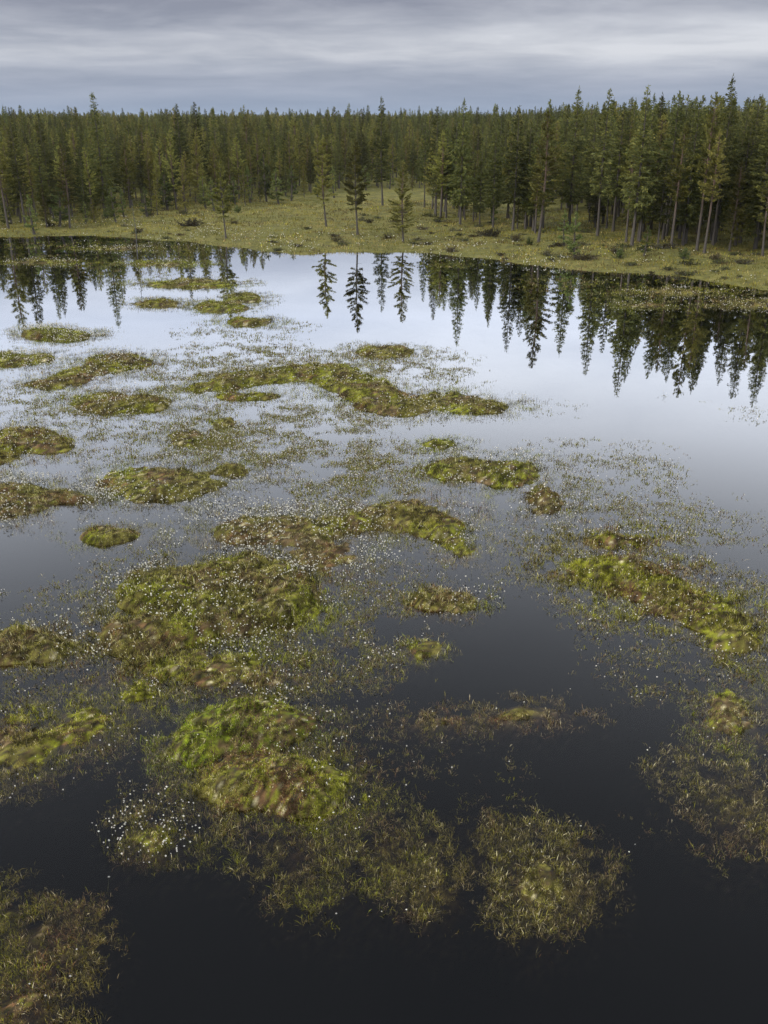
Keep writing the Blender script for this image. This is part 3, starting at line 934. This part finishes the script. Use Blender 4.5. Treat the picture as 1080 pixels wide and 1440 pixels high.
EDGE_SAPLINGS = [(u, float(np.interp(u, [p_[0] for p_ in edge_px], [p_[1] for p_ in edge_px]))) for u in
                 (12, 48, 66, 84, 121, 134, 163, 207, 222, 236, 301, 310, 331, 352, 366, 392, 410, 428, 447, 470, 492, 515, 548, 580)]
pts = np.concatenate(pts)
fr = np.array(FRONT)
far = np.array([np.min((fr[:, 0] - a) ** 2 + (fr[:, 1] - b) ** 2) > 2.2 for a, b in pts])
pts = pts[far]
Yd = pts[:, 1]
edge_d = Yd - np.interp(pts[:, 0], _ex, _ey)
kinds = np.where(RNG.random(len(pts)) < 0.42 + 0.28 * (pts[:, 0] > 10), RNG.integers(0, 5, len(pts)), RNG.integers(5, 9, len(pts)))
KN = ['s0', 's1', 's2', 's3', 's4', 'p0', 'p1', 'p2', 'p3']
right = sstep(6, 20, pts[:, 0] - 0.12 * Yd)
hts = RNG.normal(0, 1.35, len(pts)) + 9.0 + 2.0 * np.clip(edge_d / 170, 0, 1) + np.maximum(right, (edge_d < -1) * 0.6) * (3.9 - 2.6 * np.clip(edge_d / 170, 0, 1)) - 2.2 * np.exp(-np.maximum(edge_d, 0) / 6.0) * RNG.random(len(pts))
hts = np.where(kinds >= 5, hts - 0.8, hts)
hts = np.where(RNG.random(len(pts)) < 0.09, hts + 2.0, hts)
hts = np.clip(hts, 5.0, 14.5) + 0.6 * np.clip((Yd - 250) / 200, 0, 1)
inview = np.abs(pts[:, 0]) < 0.435 * Yd + 2
score = np.where(inview, Yd, Yd + 400)
rank = np.argsort(score)
single = set()
cs = cp = 0
for i in rank:
    if kinds[i] < 5 and cs < 265: cs += 1; single.add(int(i))
    elif kinds[i] >= 5 and cp < 265: cp += 1; single.add(int(i))
    if cs >= 265 and cp >= 265: break
ZONES = [(60, 'at the left picture edge'), (125, 'behind the bare-stemmed left pine'), (170, 'around the tall dark left spruce'),
         (240, 'behind the dead grey stem'), (300, 'behind the brush heap'), (360, 'behind the sparse pale pine'),
         (430, 'at the left end of the clearing'), (520, 'behind the two lone pines'),
         (600, 'behind the bushy waterside pine'), (680, 'where the right forest begins'), (760, 'around the dark set-back spruce'),
         (830, 'behind the two yellow-green saplings'), (900, 'behind the grey-stemmed leaning pine'),
         (970, 'behind the pine with the long reddish stem'), (1030, 'around the tallest spruce'), (9999, 'at the right picture edge')]
ORD = ['frontmost', 'second-row', 'third-row', 'fourth-row', 'fifth-row']
seen = {}
for i in sorted(single, key=lambda q: score[q]):
    k = KN[kinds[i]]
    u = to_px(pts[i, 0], pts[i, 1])[0]
    zone = next(z for lim, z in ZONES if u < lim)
    sp = 'slim dark spruce' if k[0] == 's' else 'olive green pine'
    kn = (zone, k[0]); c = seen[kn] = seen.get(kn, -1) + 1
    lab = f'{ORD[c]} {sp} of the forest {zone}' if c < len(ORD) else f'{sp} deep in the forest {zone}'
    grp = ('spruces' if k[0] == 's' else 'pines') + ' of the forest ' + zone
    tree(k, float(pts[i, 0]), float(pts[i, 1]), float(hts[i]), lab, grp, wide=float(RNG.uniform(.85, 1.2)))
for q, (u, v) in enumerate(EDGE_SAPLINGS):
    X, Y = ground(u, v + RNG.uniform(-2, 9), 0.3)
    zone = next(z for lim, z in ZONES if u < lim)
    kn = (zone, 'y'); c = seen[kn] = seen.get(kn, -1) + 1
    tree(('y0', 'y1', 'p2')[q % 3], X, Y, float(RNG.uniform(2.6, 5.4)), ('first', 'second', 'third', 'fourth')[c] + ' young pine by the forest ' + zone,
         'young pines at the forest edge', wide=float(RNG.uniform(.9, 1.4)))
rest = np.array([i for i in range(len(pts)) if i not in single])

# everything farther back: one forest
me = bpy.data.meshes.new('forest')
fv = np.stack([pts[rest, 0], pts[rest, 1], ground_z(pts[rest, 0], pts[rest, 1]) - 0.05], -1)
me.from_pydata(fv.tolist(), [], [])
me.attributes.new('species', 'INT', 'POINT').data.foreach_set('value', kinds[rest].astype(np.int32))
hn = np.where(kinds[rest] < 5, 12.0, 11.0)
me.attributes.new('size', 'FLOAT', 'POINT').data.foreach_set('value', (hts[rest] / hn).astype(np.float32))
me.attributes.new('turn', 'FLOAT', 'POINT').data.foreach_set('value', RNG.uniform(0, 6.28, len(rest)).astype(np.float32))
forest = link('forest', me)
tag(forest, 'dense spruce and pine forest reaching back to the horizon', 'forest', kind='stuff')
ng = bpy.data.node_groups.new('forest_trees', 'GeometryNodeTree')
ng.interface.new_socket('Geometry', in_out='INPUT', socket_type='NodeSocketGeometry')
ng.interface.new_socket('Geometry', in_out='OUTPUT', socket_type='NodeSocketGeometry')
g = NT(ng)
gi, go = g.n('NodeGroupInput'), g.n('NodeGroupOutput')
join = g.n('GeometryNodeJoinGeometry')
attr = lambda nm, ty: g.n('GeometryNodeInputNamedAttribute', data_type=ty, ins={0: nm})
sp_i = attr('species', 'INT').outputs[0]
sz = attr('size', 'FLOAT').outputs[0]
rot = g.n('ShaderNodeCombineXYZ', ins={2: attr('turn', 'FLOAT').outputs[0]}).outputs[0]
scl = g.n('ShaderNodeCombineXYZ', ins={0: sz, 1: sz, 2: sz}).outputs[0]
for k, kn in enumerate(KN):
    cmp_ = g.n('FunctionNodeCompare', data_type='INT', operation='EQUAL')
    g.t.links.new(sp_i, cmp_.inputs[2]); cmp_.inputs[3].default_value = k
    for ob in FIRST[kn]:
        oi = g.n('GeometryNodeObjectInfo', transform_space='ORIGINAL', ins={'Object': ob, 'As Instance': True})
        ip = g.n('GeometryNodeInstanceOnPoints', ins={'Points': gi.outputs[0], 'Selection': cmp_.outputs[0], 'Instance': oi.outputs['Geometry'],
                                                      'Rotation': rot, 'Scale': scl})
        g.t.links.new(ip.outputs[0], join.inputs[0])
g.t.links.new(join.outputs[0], go.inputs[0])
md = forest.modifiers.new('trees', 'NODES'); md.node_group = ng
print('forest trees', len(rest), 'single', len(single))


# ------------------------------------------------------------------ shrubs, brush heaps on the bank
def shrub_mesh(name, w_, h_, cols, n_br=40, per=26):
    br, tubes = [], []
    for k in range(n_br):
        a = RNG.uniform(0, 6.28); el = RNG.uniform(0.25, 1.45)
        d = np.array([math.cos(a) * math.cos(el) * w_, math.sin(a) * math.cos(el) * w_, math.sin(el) * h_])
        ln = np.linalg.norm(d) * RNG.uniform(.6, 1.1)
        r = np.array([RNG.normal(0, .15 * w_), RNG.normal(0, .15 * w_), 0.0])
        br.append((r, unit(d), ln, 0.0)); tubes.append(tube([r, r + unit(d) * ln * .95], [0.018, 0.005], 3))
    return tubes_mesh('stems', tubes, M_BARK_D), crown_from_branches('foliage', br, per, 0.16, 0.09, cols, 1.0, 0.0, 0.2)


BROWN_C = np.array([(0.075, 0.055, 0.032), (0.06, 0.05, 0.03), (0.085, 0.075, 0.035)])
SH = {'brown': shrub_mesh('shrub', 1.1, 0.8, BROWN_C), 'green': shrub_mesh('shrub', 0.9, 1.0, YOUNG_C * 0.8), 'wide': shrub_mesh('shrub', 1.9, 0.9, BROWN_C * 0.8, 60)}
SHRUBS = [('wide', 268, 318, 1.1, 'dark brown brush heap on the left bank', 'brush_heap'), ('brown', 258, 302, .9, 'small dark bush on top of the left bank', 'shrub'),
          ('brown', 215, 300, .8, 'low dark bush under the left forest', 'shrub'), ('brown', 71, 318, .9, 'brown bush under the bare-stemmed left pine', 'shrub'),
          ('wide', 690, 335, 1.1, 'wide brown bush in front of the right forest edge, left of the saplings', 'shrub'),
          ('brown', 725, 340, 1., 'brown bush beside the wide one at the right forest edge', 'shrub'),
          ('brown', 545, 335, .8, 'grey-brown bush by the bushy waterside pine', 'shrub'), ('brown', 635, 352, .8, 'low brown bush on the bank near the water', 'shrub'),
          ('wide', 820, 365, .9, 'rust-brown bush right of the nearer sapling', 'shrub'), ('brown', 870, 382, .9, 'dark bush at the waterline under the right forest', 'shrub'),
          ('wide', 940, 385, .9, 'wide dark bush at the waterline near the right edge', 'shrub'), ('brown', 1005, 368, .8, 'bush at the foot of the orange-stemmed pine', 'shrub'),
          ('green', 870, 362, .9, 'leafy green bush at the foot of the right forest', 'shrub'), ('green', 960, 366, 1., 'leafy green bush near the tallest spruce', 'shrub'),
          ('green', 335, 300, 1., 'green bush at the left edge of the clearing', 'shrub'), ('green', 150, 310, .9, 'green bush under the tall left spruce', 'shrub'),
          ('brown', 520, 316, .7, 'low bush between the lone pines', 'shrub'), ('green', 745, 345, .8, 'green bush under the loose olive pine', 'shrub'),
          ('brown', 330, 318, .7, 'small dark bush behind the sparse pale pine', 'shrub')]
for key, u, v, s, lab, nm in SHRUBS:
    X, Y = ground(u, v, 0.3)
    r = link(nm, None)
    r.location = (X, Y, float(ground_z(np.array([X]), np.array([Y]))[0]) - 0.05); r.scale = (s, s, s); r.rotation_euler = (0, 0, RNG.uniform(0, 6.28))
    link('stems', SH[key][0], r); link('foliage', SH[key][1], r)
    tag(r, lab, 'bush', 'bushes on the far bank')

# low heath tussocks over the bank
TU = [(shrub_mesh('tussock', 0.55, 0.30, c_, 26, 22)) for c_ in (BROWN_C * 1.25, np.array([(0.16, 0.145, 0.05), (0.12, 0.12, 0.04), (0.2, 0.17, 0.08)]), np.array([(0.09, 0.095, 0.03), (0.075, 0.08, 0.03)]))]
done = 0
while done < 130:
    u = RNG.uniform(-20, 1100); v = RNG.uniform(272, 408)
    X, Y = ground(u, v, 0.2)
    A = np.array([X]), np.array([Y])
    sd = float(shore_dist(*A)[0])
    if sd < 0.4 or sd > 34 or vnoise(*A, 7.0, 521, 2)[0] < 0.47 or Y > np.interp(X, _ex, _ey) + 6:
        continue
    q = int(RNG.integers(0, 3))
    r = link('heath_tussock', None)
    sc_ = RNG.uniform(.6, 1.7)
    r.location = (X, Y, float(ground_z(*A)[0]) - 0.04); r.scale = (sc_ * RNG.uniform(1, 1.7), sc_, sc_ * RNG.uniform(.7, 1.2)); r.rotation_euler = (0, 0, RNG.normal(0, .3))
    link('stems', TU[q][0], r); link('foliage', TU[q][1], r)
    tag(r, ('low brown heath tussock scattered on the far bank', 'low straw-coloured tussock scattered on the far bank', 'low dark green tussock scattered on the far bank')[q], 'tussock',
        ('brown', 'straw', 'green')[q] + ' tussocks on the far bank')
    done += 1

# ------------------------------------------------------------------ the air
hz, t = new_mat('haze_air')
v = t.n('ShaderNodeVolumePrincipled', ins={'Color': (0.75, 0.85, 1.0, 1), 'Density': 0.00005, 'Anisotropy': 0.2})
t.n('ShaderNodeOutputMaterial', ins={'Volume': v.outputs[0]})
hx0, hx1, hy0, hy1, hz0, hz1 = -4600, 4600, -1600, 6100, -2.3, 22
vv = [(hx0, hy0, hz0), (hx1, hy0, hz0), (hx1, hy1, hz0), (hx0, hy1, hz0), (hx0, hy0, hz1), (hx1, hy0, hz1), (hx1, hy1, hz1), (hx0, hy1, hz1)]
tag(link('haze', mesh_np('haze', vv, [wf], hz)), kind='stuff')

print('faces', sum(len(m.polygons) for m in bpy.data.meshes))
